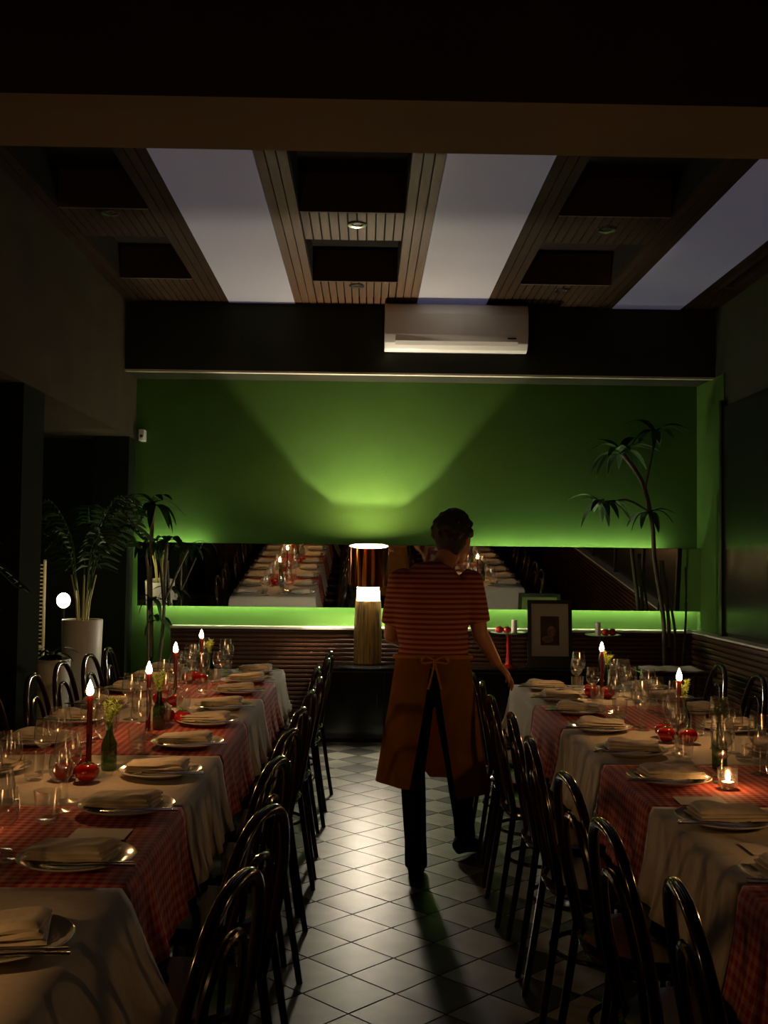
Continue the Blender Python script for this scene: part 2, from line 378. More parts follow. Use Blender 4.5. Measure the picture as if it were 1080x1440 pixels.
sn = thing('wall_sensor', 'small white sensor box high at the left end of green wall', 'sensor', (-1.95, 9.12, 2.53))
bm = B(); box(bm, (0, 0.03, 0), (0.05, 0.10, 0.10)); bev(bm, .008, 2); obj('housing', bm, M['white_plastic'], sn)
bm = B(); ball(bm, (0, -0.022, -0.01), 0.014); obj('lens', bm, M['black'], sn)

# tilted mirror with LED strips behind it
TL = math.radians(4.4)
mi = thing('wall_mirror', 'long low frameless mirror leaning forward on green wall with green-lit edges', 'mirror', (0.465, 9.105, 1.067))
MW = 4.84
def mr(name, bm, material): return obj(name, bm, material, mi, rot=(TL, 0, 0), smooth=False)
bm = B(); box(bm, (0, 0.004, 0.27), (MW, 0.006, 0.54)); mr('mirror_glass', bm, M['mirror'])
bm = B(); box(bm, (0, 0.012, 0.27), (MW, 0.010, 0.545)); mr('backing_board', bm, M['black'])
for a, b, zz in ((-2.40, -1.85, 0.505), (0.42, 2.1, 0.505)):
    bm = B(); box(bm, ((a + b) / 2, 0.045, zz), (b - a, 0.010, 0.012)); mr('led_strip', bm, M['led_soft'])
bm = B(); box(bm, (0, 0.024, 0.03), (MW - .06, 0.008, 0.012)); mr('led_strip', bm, M['led'])
for x in (-2.2, -0.7, 0.9, 2.2):
    bm = B(); box(bm, (x, 0.05, 0.27), (0.04, 0.07, 0.03)); mr('bracket', bm, M['black'])

# ---------------------------------------------------------------- console, lamp, decorations at the far end
cb = thing('low_cabinet', 'long low black lacquered cabinet against slatted wainscot under the lamp', 'cabinet', (0.62, 8.82, 0))
bm = B(); span(bm, -1.0, 1.15, -0.17, 0.16, 0.0, 0.575); obj('body', bm, M['black'], cb, smooth=False)
bm = B(); span(bm, -1.02, 1.17, -0.19, 0.165, 0.575, 0.60); bev(bm, 0.003, 1); obj('top', bm, M['gloss_black'], cb, smooth=False)
for k in range(4):
    x = -0.99 + k * 0.535
    bm = B(); span(bm, x, x + 0.525, -0.185, -0.17, 0.03, 0.565); bev(bm, 0.003, 1); d = obj('door', bm, M['gloss_black'], cb, smooth=False)
    bm = B(); box(bm, (x + (0.47 if k % 2 == 0 else 0.05), -0.197, 0.33), (0.012, 0.022, 0.10)); obj('handle', bm, M['black'], d, smooth=False)

lp = thing('table_lamp', 'glowing table lamp with carved wood column and tilted amber shade before mirror', 'lamp', (0.020, 8.875, 0.612))
bm = B(); lathe(bm, [(0.100, 0.0), (0.112, 0.01), (0.113, 0.25), (0.108, 0.45), (0.102, 0.525), (0.09, 0.53)], 48, lobes=12, amp=0.035); obj('column', bm, M['lampwood'], lp)
bm = B(); lathe(bm, [(0.088, 0.531), (0.095, 0.54), (0.095, 0.60), (0.082, 0.635), (0.05, 0.645), (0.03, 0.64)], 28); obj('diffuser', bm, M['diffuser'], lp)
bm = B(); tube(bm, [(0, 0, 0.64), (0, 0, 0.78)], 0.008); obj('stem', bm, M['chrome'], lp)
sh = B(); lathe(sh, [(0.165, 0.66), (0.168, 0.66), (0.168, 0.985), (0.165, 0.985)], 64, closed=False)
TSH = math.radians(8)
piv = Vector((0, 0, 0.82))
rotm = Matrix.Translation(piv) @ Matrix.Rotation(TSH, 4, 'X') @ Matrix.Translation(-piv)
bmesh.ops.transform(sh, matrix=rotm, verts=sh.verts); obj('shade', sh, M['copper'], lp)
si = B(); lathe(si, [(0.1645, 0.661), (0.1645, 0.984)], 64, closed=False); bmesh.ops.transform(si, matrix=rotm, verts=si.verts)
obj('shade_lining', si, M['shade_in'], lp)
# translucent top disc with a square opening above the bulb
tp = B(); HS = .118
inner = [(HS * (1 if k in (0, 1, 7) else (-1 if k in (3, 4, 5) else 0)), HS * (1 if k in (1, 2, 3) else (-1 if k in (5, 6, 7) else 0))) for k in range(8)]
vi, vo = [], []
for k in range(64):
    a = 2 * PI * k / 64; mxx = max(abs(math.cos(a)), abs(math.sin(a)))
    vi.append(tp.verts.new((HS * math.cos(a) / mxx, HS * math.sin(a) / mxx, .968))); vo.append(tp.verts.new((.1655 * math.cos(a) if True else 0, .1655 * math.sin(a), .968)))
for k in range(64): tp.faces.new((vi[k], vo[k], vo[(k + 1) % 64], vi[(k + 1) % 64]))
bmesh.ops.transform(tp, matrix=rotm, verts=tp.verts)
tm = bpy.data.materials.new('translucent_opal'); tm.use_nodes = True; nt = tm.node_tree
mxs = nt.nodes.new('ShaderNodeMixShader'); tr = nt.nodes.new('ShaderNodeBsdfTranslucent'); tr.inputs[0].default_value = (.6, .5, .3, 1); mxs.inputs[0].default_value = .5
nt.links.new(nt.nodes['Principled BSDF'].outputs[0], mxs.inputs[1]); nt.links.new(tr.outputs[0], mxs.inputs[2]); nt.links.new(mxs.outputs[0], nt.nodes['Material Output'].inputs[0])
obj('top_disc', tp, tm, lp, smooth=False)
sp = B()
for k in range(3):
    a = k * 2 * PI / 3 + .4; tube(sp, [(0, 0, 0.78), (0.163 * math.cos(a), 0.163 * math.sin(a), 0.78)], 0.003, 6)
obj('shade_ring', sp, M['chrome'], lp)
bb = B(); ball(bb, (0, 0, 0.785), 0.022, (1, 1, 1.2)); obj('bulb', bb, M['bulb'], lp)
point('lamp_light', (0.020, 8.875, 0.612 + 0.825), LAMP_W, (1.0, 0.86, 0.62), 0.010)
bm = B(); lathe(bm, [(0.0, 0.0), (0.20, 0.0), (0.235, 0.004), (0.24, 0.028), (0.236, 0.028), (0.228, 0.008), (0.02, 0.006)], 40, closed=False)
tag(obj('glass_tray', bm, M['glass'], loc=(0.02, 8.76, 0.601)), 'shallow clear glass tray under the glowing lamp column', 'tray')

pf = thing('picture_frame', 'black framed dark red picture in cream mount leaning on the cabinet', 'picture frame', (1.535, 8.79, 0.602))
LEAN = -0.10
def pfp(name, bm, mt, par=pf): return obj(name, bm, mt, par, rot=(LEAN, 0, 0), smooth=False)
bm = B(); W2, H2, fwid = 0.185, 0.56, 0.03
span(bm, -W2, W2, -.012, .012, 0.0, 0.095); span(bm, -W2, W2, -.012, .012, H2 - fwid, H2)
span(bm, -W2, -W2 + fwid, -.012, .012, 0.095, H2 - fwid); span(bm, W2 - fwid, W2, -.012, .012, 0.095, H2 - fwid); pfp('frame', bm, M['frame'])
bm = B(); span(bm, -W2 + fwid, W2 - fwid, -.004, .006, 0.095, H2 - fwid); pfp('mount', bm, M['mount'])
bm = B(); span(bm, -0.078, 0.078, -.007, -.003, 0.185, 0.425); pfp('print', bm, M['picture'])
bm = B(); ball(bm, (0.012, -.008, 0.30), 0.038, (1, 0.03, 1.2)); ball(bm, (-0.02, -.008, 0.235), 0.05, (1, 0.03, 0.6)); pfp('printed_figure', bm, M['face_tone'])

def cake_stand(loc, label, h, r, m_ped):
    t = thing('cake_stand', label, 'cake stand', loc, 0, 'cake stands on the cabinet')
    bm = B(); lathe(bm, [(0.075, 0), (0.07, 0.01), (0.03, 0.03), (0.016, h * .5), (0.022, h * .7), (0.014, h * .82), (0.03, h - .008)], 24); obj('pedestal', bm, m_ped, t)
    bm = B(); lathe(bm, [(0.02, h - .008), (r * .8, h - .006), (r, h + .006), (r, h + .01), (r * .8, h), (0.001, h)], 32, closed=False); obj('plate', bm, M['china'], t)
    return t
cake_stand((1.185, 8.76, 0.602), 'red stemmed cake stand holding two apples and a white candle', 0.285, 0.15, M['red_glass'])
cake_stand((1.975, 8.80, 0.0), 'tall stand with red fruit and white candle right of the picture frame', 0.872, 0.15, M['black'])
def pillar_candle(loc, label, h=0.085, r=0.024):
    t = thing('pillar_candle', label, 'candle', loc)
    bm = B(); lathe(bm, [(r, 0), (r, h), (r * .8, h + .003), (0.004, h - .003)], 18); obj('wax', bm, M['wax_white'], t)
    bm = B(); tube(bm, [(0, 0, h - .003), (0.001, 0, h + .012)], .0015, 6); obj('wick', bm, M['wick'], t)
pillar_candle((1.235, 8.79, 0.888), 'unlit white pillar candle on the red cake stand', 0.105)
pillar_candle((1.935, 8.81, 0.873), 'unlit white pillar candle on the stand right of the picture', 0.105)
def tomato_bm(r, lobes=5):
    bm = B(); prof = []
    for k in range(11):
        a = -PI / 2 + PI * k / 10; rr = r * math.cos(a); z = r * 0.82 * math.sin(a)
        if k > 7: z -= r * 0.16 * (k - 7) / 3
        prof.append((max(rr, 0.0006), z + r * .8))
    lathe(bm, prof, 20, lobes=lobes, amp=0.035); return bm
def tomato(name, r, cat):
    t = thing(name, '', cat)
    obj('flesh', tomato_bm(r), M['tomato'], t)
    bm = B()
    for k in range(5):
        a = k * 2 * PI / 5; tube(bm, [(0, 0, r * 1.42), (r * .32 * math.cos(a), r * .32 * math.sin(a), r * 1.50), (r * .6 * math.cos(a), r * .6 * math.sin(a), r * 1.44)], [.003, .004, .0008], 5)
    tube(bm, [(0, 0, r * 1.40), (0.003, 0, r * 1.75)], .0025, 6)
    obj('stalk', bm, M['calyx'], t); return t
pa = Proto(tomato('apple', 0.036, 'apple'))
for x, y, z, l in ((1.105, 8.75, .888, 'red apple on the red cake stand, nearer the waiter'), (1.168, 8.73, .888, 'red apple on the red cake stand, beside white candle'),
                   (1.99, 8.77, .873, 'dark red apple on the tall stand, beside white candle'), (2.055, 8.80, .873, 'dark red apple on the tall stand, farthest from candle')):
    pa.place((x, y, z), rnd.uniform(0, 3), l, 'red apples on cake stands')
# small side table with a pale cloth in the far right corner
st = thing('side_table', 'small dark side table in the far corner behind the candle', 'table', (2.28, 7.9, 0))
bm = B(); span(bm, -.28, .28, -.22, .22, 0.66, 0.69); bev(bm, .004, 1); obj('tabletop', bm, M['bent'], st, smooth=False)
for sx in (-1, 1):
    for sy in (-1, 1):
        bm = B(); tube(bm, [(sx * .24, sy * .18, 0), (sx * .24, sy * .18, .66)], [.012, .018]); obj('leg', bm, M['bent'], st)
bm = B(); bmesh.ops.create_grid(bm, x_segments=16, y_segments=16, size=0.2)
for v in bm.verts: v.co.z = 0.003 * math.sin(v.co.x * 40) + 0.004 + 0.02 * max(0, v.co.y + .05) ** 1; v.co.y *= .8
bmesh.ops.solidify(bm, geom=bm.faces[:], thickness=0.004)
tag(obj('folded_cloth', bm, M['linen'], loc=(2.28, 7.9, 0.692)), 'pale folded cloth on the side table in far corner', 'cloth')

# ---------------------------------------------------------------- tables and cloths
TOPZ, TW = 0.745, 0.88
def cloth(name, material, x, y0, y1, drop, label, group, far_end=False, near_end=False, seed=0, flare=.06):
    r = random.Random(seed); ph = r.uniform(0, 6)
    bm = B(); uvl = bm.loops.layers.uv.new('UVMap')
    L = y1 - y0; hw = TW / 2 + .004
    us = [-hw - drop + k * drop / 9 for k in range(9)] + [-hw + k * 2 * hw / 12 for k in range(13)] + [hw + (k + 1) * drop / 9 for k in range(9)]
    vs = [y0 + k * L / 24 for k in range(25)]
    if far_end: vs += [y1 + (k + 1) * drop / 9 for k in range(9)]
    if near_end: vs = [y0 - drop + k * drop / 9 for k in range(9)] + vs
    grid = []
    for v in vs:
        row = []
        for u in us:
            ox = max(0, abs(u) - hw); oy = max(0, v - y1) if far_end else 0
            on = max(0, y0 - v) if near_end else 0
            oy2 = max(oy, on)
            px, py, pz = max(-hw, min(hw, u)), min(v, y1) if far_end else v, TOPZ + .004
            if near_end: py = max(py, y0)
            d = max(ox, oy2)
            if d > 0:
                wv = 0.5 + 0.5 * math.sin((v if ox > oy2 else u) * 23 + ph) + 0.4 * math.sin((v if ox > oy2 else u) * 41 + ph * 2)
                out = 0.008 + 0.10 * d * (0.5 + wv * .6) * (d / drop + .2) + flare * d
                if ox > 0: px += math.copysign(out * min(1, ox / d), u)
                if oy > 0: py += out * oy / d
                if on > 0: py -= out * on / d
                pz -= d + 0.0
                pz += 0.004
            else:
                pz += 0.0012 * math.sin(u * 19 + ph) * math.sin(v * 13)
            row.append((bm.verts.new((px, py, pz)), (u, v)))
        grid.append(row)
    for a, b in zip(grid, grid[1:]):
        for k in range(len(us) - 1):
            q = [a[k], a[k + 1], b[k + 1], b[k]]; f = bm.faces.new([t[0] for t in q])
            for lp_, t in zip(f.loops, q): lp_[uvl].uv = t[1]
    me = mesh(name, bm, True, fix=False); o = put(name, me, material, loc=(x, 0, 0))
    sm = o.modifiers.new('thick', 'SOLIDIFY'); sm.thickness = 0.0022; sm.offset = 1
    return tag(o, label, 'tablecloth', group)
def table(x, y0, y1, label, group):
    t = thing('dining_table', label, 'table', (x, (y0 + y1) / 2, 0), 0, group); h = (y1 - y0) / 2 - .004
    bm = B(); box(bm, (0, 0, TOPZ - .0165), (TW, 2 * h, .033)); obj('tabletop', bm, M['bent'], t, smooth=False)
    for sx in (-1, 1):
        for sy in (-1, 1):
            bm = B(); box(bm, (sx * (TW / 2 - .05), sy * (h - .05), (TOPZ - .033) / 2), (.045, .045, TOPZ - .033)); obj('leg', bm, M['bent'], t, smooth=False)
CXL, CXR = -0.985, 1.325
EL = [7.04, 6.32, 5.6, 4.8, 4.0, 3.19, 2.42, 1.62, 0.82]
ER = [6.34, 5.45, 4.70, 3.90, 3.24, 2.47, 1.67, 0.87]
for side, cx, E_ in (('left', CXL, EL), ('right', CXR, ER)):
    for k in range(len(E_) - 1):
        y1, y0 = E_[k], E_[k + 1]
        white = k % 2 == 0
        table(cx, y0, y1, f'dark wooden table, {ORD[k]} from the mirror end of the {side}-hand row', 'dining tables pushed into two rows')
        nm = 'white linen' if white else 'red and white checked'
        d = (0.265 if white else 0.25) + (0.09 if k == 6 and side == 'left' else 0)
        cloth('tablecloth', M['linen'] if white else M['gingham'], cx, y0 + (-.0 if white else .003), y1 - (0 if white else .003), d,
              f'{nm} tablecloth, {ORD[k // 2]} such from the mirror end of {side}-hand row', 'tablecloths on the two rows', far_end=(k == 0), near_end=(k == len(E_) - 2), seed=k + (20 if side == 'left' else 0), flare=.36 if (k == 6 and side == 'left') else .06)
CZ = TOPZ + 0.0085      # top of the cloth

# ---------------------------------------------------------------- tableware prototypes
def make_plate():
    bm = B(); lathe(bm, [(0.001, 0.004), (0.070, 0.004), (0.078, 0.0), (0.088, 0.002), (0.102, 0.010), (0.138, 0.019), (0.1415, 0.0215), (0.138, 0.0235), (0.100, 0.0155), (0.088, 0.0085), (0.001, 0.0075)], 48, closed=False)
    o = obj('dinner_plate', bm, M['china']); return tag(o, '', 'plate')
def make_napkin():
    bm = B(); r = random.Random(3)
    for k, (w_, h_, z) in enumerate(((0.205, 0.130, 0.0), (0.200, 0.126, 0.010), (0.192, 0.120, 0.020))):
        nx, ny = 18, 12; top = []; bot = []
        for j in range(ny + 1):
            rt_, rb = [], []
            for i in range(nx + 1):
                u, v = i / nx * 2 - 1, j / ny * 2 - 1
                e = (1 - abs(u) ** 6) * (1 - abs(v) ** 6)
                zz = z + 0.010 * max(e, 0) ** .35 + 0.003 * math.sin(u * 5 + k) * math.sin(v * 3 + 1) + (0.004 * u * k)
                x = u * w_ / 2 + 0.005 * v * (k - 1); y = v * h_ / 2 * (1 + 0.07 * math.sin(u * 2 + k))
                rt_.append(bm.verts.new((x, y, max(zz, z + .001)))); rb.append(bm.verts.new((x, y, z)))
            top.append(rt_); bot.append(rb)
        for j in range(ny):
            for i in range(nx):
                bm.faces.new((top[j][i], top[j][i + 1], top[j + 1][i + 1], top[j + 1][i])); bm.faces.new((bot[j][i], bot[j + 1][i], bot[j + 1][i + 1], bot[j][i + 1]))
        for j in range(ny): bm.faces.new((top[j][0], top[j + 1][0], bot[j + 1][0], bot[j][0])); bm.faces.new((top[j][nx], bot[j][nx], bot[j + 1][nx], top[j + 1][nx]))
        for i in range(nx): bm.faces.new((top[0][i], bot[0][i], bot[0][i + 1], top[0][i + 1])); bm.faces.new((top[ny][i], top[ny][i + 1], bot[ny][i + 1], bot[ny][i]))
    o = obj('folded_napkin', bm, M['napkin']); return tag(o, '', 'napkin')
def make_fork():
    bm = B()
    loft(bm, [((-0.10, 0, .004), .0045, .0016), ((-0.08, 0, .003), .0055, .0018), ((0.01, 0, .004), .0028, .0018), ((0.04, 0, .003), .004, .0016), ((0.052, 0, .002), .010, .0014), ((0.066, 0, .0015), .0115, .0013)], side=(0, 1, 0), n=8)
    for k in range(4): y = -.0087 + k * .0058; loft(bm, [((.064, y, .0016), .0017, .001), ((.082, y, .002), .0015, .001), ((.10, y * .9, .006), .0007, .0006)], side=(0, 1, 0), n=6)
    return tag(obj('fork', bm, M['chrome']), '', 'fork')
def make_knife():
    bm = B()
    loft(bm, [((-0.11, 0, .004), .006, .003), ((-0.09, 0, .004), .0065, .0032), ((-0.02, 0, .004), .0048, .003), ((0.0, 0, .004), .0055, .002), ((0.02, .001, .004), .009, .001), ((0.08, .001, .004), .0095, .0009), ((0.105, -.002, .004), .004, .0006)], side=(0, 1, 0), n=8)
    return tag(obj('knife', bm, M['chrome']), '', 'knife')
def make_wine(k):
    t = thing('wine_glass', '', 'glass'); s = (1.0, 0.86)[k]
    bm = B(); lathe(bm, [(r * s, z * s) for r, z in [(0.035, 0.0), (0.036, 0.0015), (0.020, 0.004), (0.006, 0.009)]], 24); obj('foot', bm, M['glass'], t)
    bm = B(); lathe(bm, [(r * s, z * s) for r, z in [(0.006, 0.009), (0.0038, 0.03), (0.0036, 0.07), (0.006, 0.094)]], 12, closed=False); obj('stem', bm, M['glass'], t)
    bm = B(); lathe(bm, [(r * s, z * s) for r, z in [(0.006, 0.094), (0.022, 0.101), (0.036, 0.118), (0.041, 0.138), (0.040, 0.165), (0.034, 0.198), (0.0325, 0.207), (0.0315, 0.207), (0.033, 0.198), (0.039, 0.165), (0.040, 0.139), (0.035, 0.120), (0.021, 0.104), (0.001, 0.099)]], 24, closed=False); obj('bowl', bm, M['glass'], t)
    return t
def make_tumbler():
    bm = B(); lathe(bm, [(0.001, 0.0), (0.026, 0.0), (0.029, 0.004), (0.037, 0.088), (0.0355, 0.088), (0.028, 0.012), (0.001, 0.010)], 24, closed=False)
    return tag(obj('water_tumbler', bm, M['glass']), '', 'glass')
P_plate, P_nap, P_fork, P_knife = Proto(make_plate()), Proto(make_napkin()), Proto(make_fork()), Proto(make_knife())
P_w1, P_w2, P_tum = Proto(make_wine(0)), Proto(make_wine(1)), Proto(make_tumbler())
YLs = [6.82, 6.32, 5.80, 5.22, 4.73, 4.19, 3.64, 3.13, 2.60, 2.05]
YRs = [6.10, 5.64, 5.17, 4.66, 4.10, 3.59, 3.03, 2.50, 1.98]
placed = []
def setting(cx, sgn, Y, where, side):
    """sgn +1: the diner sits towards +X of the table centre"""
    px = cx + sgn * 0.295
    r = rnd
    a = r.uniform(-.05, .05)
    P_plate.place((px, Y, CZ), 0, f'white dinner plate, {where}', 'dinner plates')
    rz = (0 if sgn > 0 else PI)
    P_nap.place((px - sgn * .012, Y + r.uniform(-.006, .01), CZ + .0205), rz + r.uniform(-.16, .16), f'folded cream napkin on plate, {where}', 'napkins')
    hx = px + sgn * 0.112
    for P_, dy, nm, an in ((P_fork, -.083, 'steel fork', .10), (P_knife, -.105, 'steel knife', .04)):
        q = P_.place((px + sgn * .055, Y + dy, CZ + .0225), (PI if sgn > 0 else 0) + an * sgn + r.uniform(-.06, .06), f'{nm} on plate edge, {where}', nm[6:] + 's')
    gx = cx + sgn * 0.085
    for P_, dx, dy, nm in ((P_w1, -.005, .10, 'large wine glass'), (P_w2, .022, .005, 'smaller wine glass'), (P_tum, .03, -.12, 'short water tumbler')):
        x, y = gx + sgn * dx + r.uniform(-.012, .012), Y + dy + r.uniform(-.02, .02)
        if any((x - p[0]) ** 2 + (y - p[1]) ** 2 < (p[2] + .040) ** 2 for p in placed):
            y += .06
            if any((x - p[0]) ** 2 + (y - p[1]) ** 2 < (p[2] + .040) ** 2 for p in placed): continue
        placed.append((x, y, .038)); P_.place((x, y, CZ), r.uniform(0, 6), f'{nm}, {where}', nm + 'es')
# ---------------------------------------------------------------- candles, tomatoes, sprigs (placed first so that the glasses stand clear)
FL = B(); lathe(FL, [(0.0012, 0.0), (0.0046, 0.003), (0.0060, 0.009), (0.0058, 0.015), (0.0042, 0.024), (0.002, 0.033), (0.0004, 0.040)], 12); FLM = mesh('flame', FL)
def taper(loc, label, group, h=0.235, bottle=False):
    t = thing('taper_candle', label, 'candle', loc, 0, group)
    bm = B(); tube(bm, [(0, 0, 0.022), (0.001, 0, .022 + h * .5), (0.0, 0.001, .022 + h)], [0.0115, 0.0105, 0.009], 14); obj('wax', bm, M['wax'], t)
    bm = B(); tube(bm, [(0, 0, .022 + h), (0.0015, 0, .022 + h + .012)], .0012, 6); obj('wick', bm, M['wick'], t)
    fo = put('flame', FLM, M['flame'], t, (0, 0, .022 + h - .001)); fo.scale = (2.1, 2.1, 1.3)
    point('candle_light', (0, 0, .022 + h + .025), CANDLE_W, FLAME, 0.006, t)
    bm = B(); lathe(bm, [(0.032, 0), (0.034, .004), (0.016, .012), (0.014, .036), (0.0125, .04), (0.0118, .036), (0.0118, .021), (0.001, .02)], 20, closed=False); obj('candle_cup', bm, M['glass'], t)
    placed.append((loc[0], loc[1], .035))
    return t
CL = [(-0.925, 3.60), (-0.89, 4.40), (-0.955, 5.37), (-0.97, 6.30)]
CR = [(1.30, 5.82), (1.315, 4.43)]
for k, (x, y) in enumerate(CL): taper((x, y, CZ), f'lit red taper candle, {ORD[3 - k]} from the mirror end of the left-hand row', 'lit taper candles', h=0.235 if k else 0.25)
for k, (x, y) in enumerate(CR): taper((x, y, CZ), f'lit red taper candle, {ORD[k]} from the mirror end of the right-hand row', 'lit taper candles', h=.225)
taper((-0.99, 1.75, CZ), 'lit red taper candle at the near end of the left-hand row, outside the view', 'lit taper candles')
taper((1.33, 2.45, CZ), 'lit red taper candle at the near end of the right-hand row, outside the view', 'lit taper candles')
pt = Proto(tomato('tomato', 0.040, 'tomato'))
def tom(x, y, l):
    if any((x - p[0]) ** 2 + (y - p[1]) ** 2 < .02 ** 2 for p in placed): return
    pt.place((x, y, CZ), rnd.uniform(0, 3), l, 'tomatoes around the candles'); placed.append((x, y, .04))
pos = ['nearest the aisle', 'nearest the wall', 'just behind the flame']
for nm, lst in (('left', CL), ('right', CR)):
    for k, (x, y) in enumerate(lst):
        o = ORD[3 - k] if nm == 'left' else ORD[k]
        for q, (dx, dy) in enumerate(((0.015, -0.075), (-0.065, -0.045), (-0.045, 0.06))):
            if nm == 'left' and k == 1: dx, dy = dx + .07, dy + .42 if q else dy + .4
            if nm == 'left' and k == 1 and q == 2: continue
            tom(x + dx, y + dy, f'red tomato by the {o} candle of the {nm}-hand row, {pos[q]}')
def vase(loc, label, seed):
    t = thing('bud_vase', label, 'vase', loc, 0, 'herb bottles on the tables'); r = random.Random(seed)
    bm = B(); lathe(bm, [(0.001, .003), (0.024, 0), (0.027, .006), (0.027, .09), (0.012, .125), (0.011, .16), (0.013, .163)], 20, closed=False); obj('bottle', bm, M['green_glass'], t)
    bm = B()
    for k in range(6):
        a = r.uniform(0, 6.28); l = r.uniform(.045, .085); s = r.uniform(.01, .035)
        P = smoothpts([(0, 0, .06), (0.003 * math.cos(a), .003 * math.sin(a), .16), (s * .6 * math.cos(a), s * .6 * math.sin(a), .16 + l * .55), (s * math.cos(a), s * math.sin(a), .16 + l)], 5)
        tube(bm, P, .0012, 5)
        for p in P[5:]:
            for q in range(5):
                b = r.uniform(0, 6.28); d = Vector((math.cos(b), math.sin(b), r.uniform(.4, 1.2))).normalized() * r.uniform(.010, .020)
                tube(bm, [p, p + d * .5, p + d], [.0009, .0018, .0003], 4)
    o = obj('herb_sprigs', bm, M['sprig'], t); o['kind'] = 'stuff'
    placed.append((loc[0], loc[1], .03))
vase((-0.885, 3.72, CZ), 'green glass bottle with herb sprig beside the nearest left candle', 1)
vase((-0.880, 4.58, CZ), 'green bottle of yellow-green sprigs behind the second left candle', 2)
vase((-0.935, 6.42, CZ), 'green bottle of sprigs at the far end of left row', 3)
vase((1.362, 4.52, CZ), 'green bottle with tall leafy sprig behind the nearer right candle', 4)
vase((1.355, 5.92, CZ), 'green bottle with sprig by the far right candle', 5)
vase((1.28, 3.82, CZ), 'green bottle with sprig behind the tealight', 6)
def tealight(loc, label):
    t = thing('tealight_holder', label, 'candle', loc, 0, 'tealights in glass cups')
    bm = B(); lathe(bm, [(0.001, 0), (0.028, 0), (0.031, .004), (0.034, .065), (0.0325, .065), (0.029, .008), (0.001, .007)], 24, closed=False); obj('glass_cup', bm, M['glass'], t)
    bm = B(); lathe(bm, [(0.02, .008), (0.02, .022), (0.001, .021)], 18); obj('wax', bm, M['wax_white'], t)
    f = put('flame', FLM, M['flame'], t, (0, 0, .024)); f.scale = (1, 1, .7)
    point('tealight_light', (0, 0, .045), CANDLE_W * .35, FLAME, 0.005, t); placed.append((loc[0], loc[1], .035))
tealight((1.20, 3.50, CZ), 'tealight burning in glass cup on the right-hand row, before the nearer candle')
tealight((-1.10, 2.90, CZ), 'tealight burning in glass cup near the viewer on the left-hand row')

for side, cx, Ys in (('left', CXL, YLs), ('right', CXR, YRs)):
    for sgn in (1, -1):
        aisle = (sgn > 0) == (side == 'left')
        for k, Y in enumerate(Ys):
            if not aisle and Y < 2.4: continue
            setting(cx, sgn, Y + (0 if aisle else .03), f"{ORD[k]} from mirror end, {'aisle' if aisle else 'wall'} side, {side}-hand row", side)
# menu cards lying between the settings
bm = B(); span(bm, -.075, .075, -.055, .055, 0, .0012); P_menu = Proto(tag(obj('menu_card', bm, M['paper'], smooth=False), '', 'menu'))
for x, y, l in ((-.70, 2.865, 'pale menu card on red checked cloth behind the nearest full left plate'), (1.07, 2.765, 'pale menu card on white cloth before the nearer right plate'), (1.05, 3.31, 'pale menu card on red checked cloth, right-hand row')):
    P_menu.place((x, y, CZ + .001), rnd.uniform(-.06, .06), l, 'menu cards')

# ---------------------------------------------------------------- bentwood chairs
def make_chair(tan=False):
    t = thing('bentwood_chair', '', 'chair')           # faces +Y, back at -Y
    bm = B(); lathe(bm, [(0.001, .455), (0.165, .452), (0.195, .446), (0.203, .452), (0.205, .464), (0.195, .472), (0.17, .468), (0.001, .463)], 36, closed=False); obj('seat', bm, M['bent'], t)
    def hoop(w0, w1, top, y0, yt, zb, n=26, yb=None):
        P = []
        for k in range(n + 1):
            a = PI * k / n; c_, s_ = math.cos(a), math.sin(a)
            x = w1 * math.copysign(abs(c_) ** .8, c_); z = zb + (top - zb) * (abs(s_) ** .62)
            wq = w0 + (w1 - w0) * min(1, (z - zb) / (top - zb) * 2.2); x = x / w1 * wq
            P.append((x, y0 + (yt - y0) * (z - zb) / (top - zb), z))
        return P
    P = hoop(.165, .195, .905, -.165, -.245, .452)
    back = [(-.19, -.235, 0.0), (-.175, -.20, .25), (-.165, -.168, .44)]
    legL = smoothpts([(.185, -.235, 0), (.175, -.20, .22), (.166, -.17, .43), (.166, -.167, .455)], 4)
    bm = B(); tube(bm, P, .0135, 10, side=(0, 1, 0)); obj('backrest', bm, M['bent'], t)
    Pi = hoop(.075, .115, .80, -.17, -.232, .462)
    bm = B(); tube(bm, Pi, .0095, 8, side=(0, 1, 0)); obj('inner_hoop', bm, M['bent'], t)
    for s in (-1, 1):
        bm = B(); Q = [(s * p[0], p[1], p[2]) for p in legL]; tube(bm, Q, [.0115 + .0025 * k / len(Q) for k in range(len(Q))], 9); obj('leg', bm, M['bent'], t)
        bm = B(); tube(bm, smoothpts([(s * .175, .185, 0), (s * .158, .160, .22), (s * .145, .140, .452)], 4), [.010, .0105, .011, .0115, .012, .0125, .014, .016, .017], 9); obj('leg', bm, M['bent'], t)
    bm = B(); tube(bm, [(.160 * math.cos(a), .165 * math.sin(a) - .004, .235) for a in [2 * PI * k / 32 for k in range(32)]], .0085, 8, loop=True); obj('stretcher_ring', bm, M['bent'], t)
    bm = B(); tube(bm, [(.178 * math.cos(a), .178 * math.sin(a), .435) for a in [2 * PI * k / 32 for k in range(32)]], .014, 8, loop=True); obj('seat_rim', bm, M['bent'], t)
    return t
P_ch = Proto(make_chair())
def chairs(x, ys, rz, where, grp, jit=0.03, turn=0.0):
    for k, y in enumerate(ys):
        P_ch.place((x + rnd.uniform(-jit, jit), y, 0), rz + turn * (1 if k > 4 else .3) + rnd.uniform(-.10, .10), f'dark bentwood chair, {ORD[k]} from the mirror end, {where}', grp)
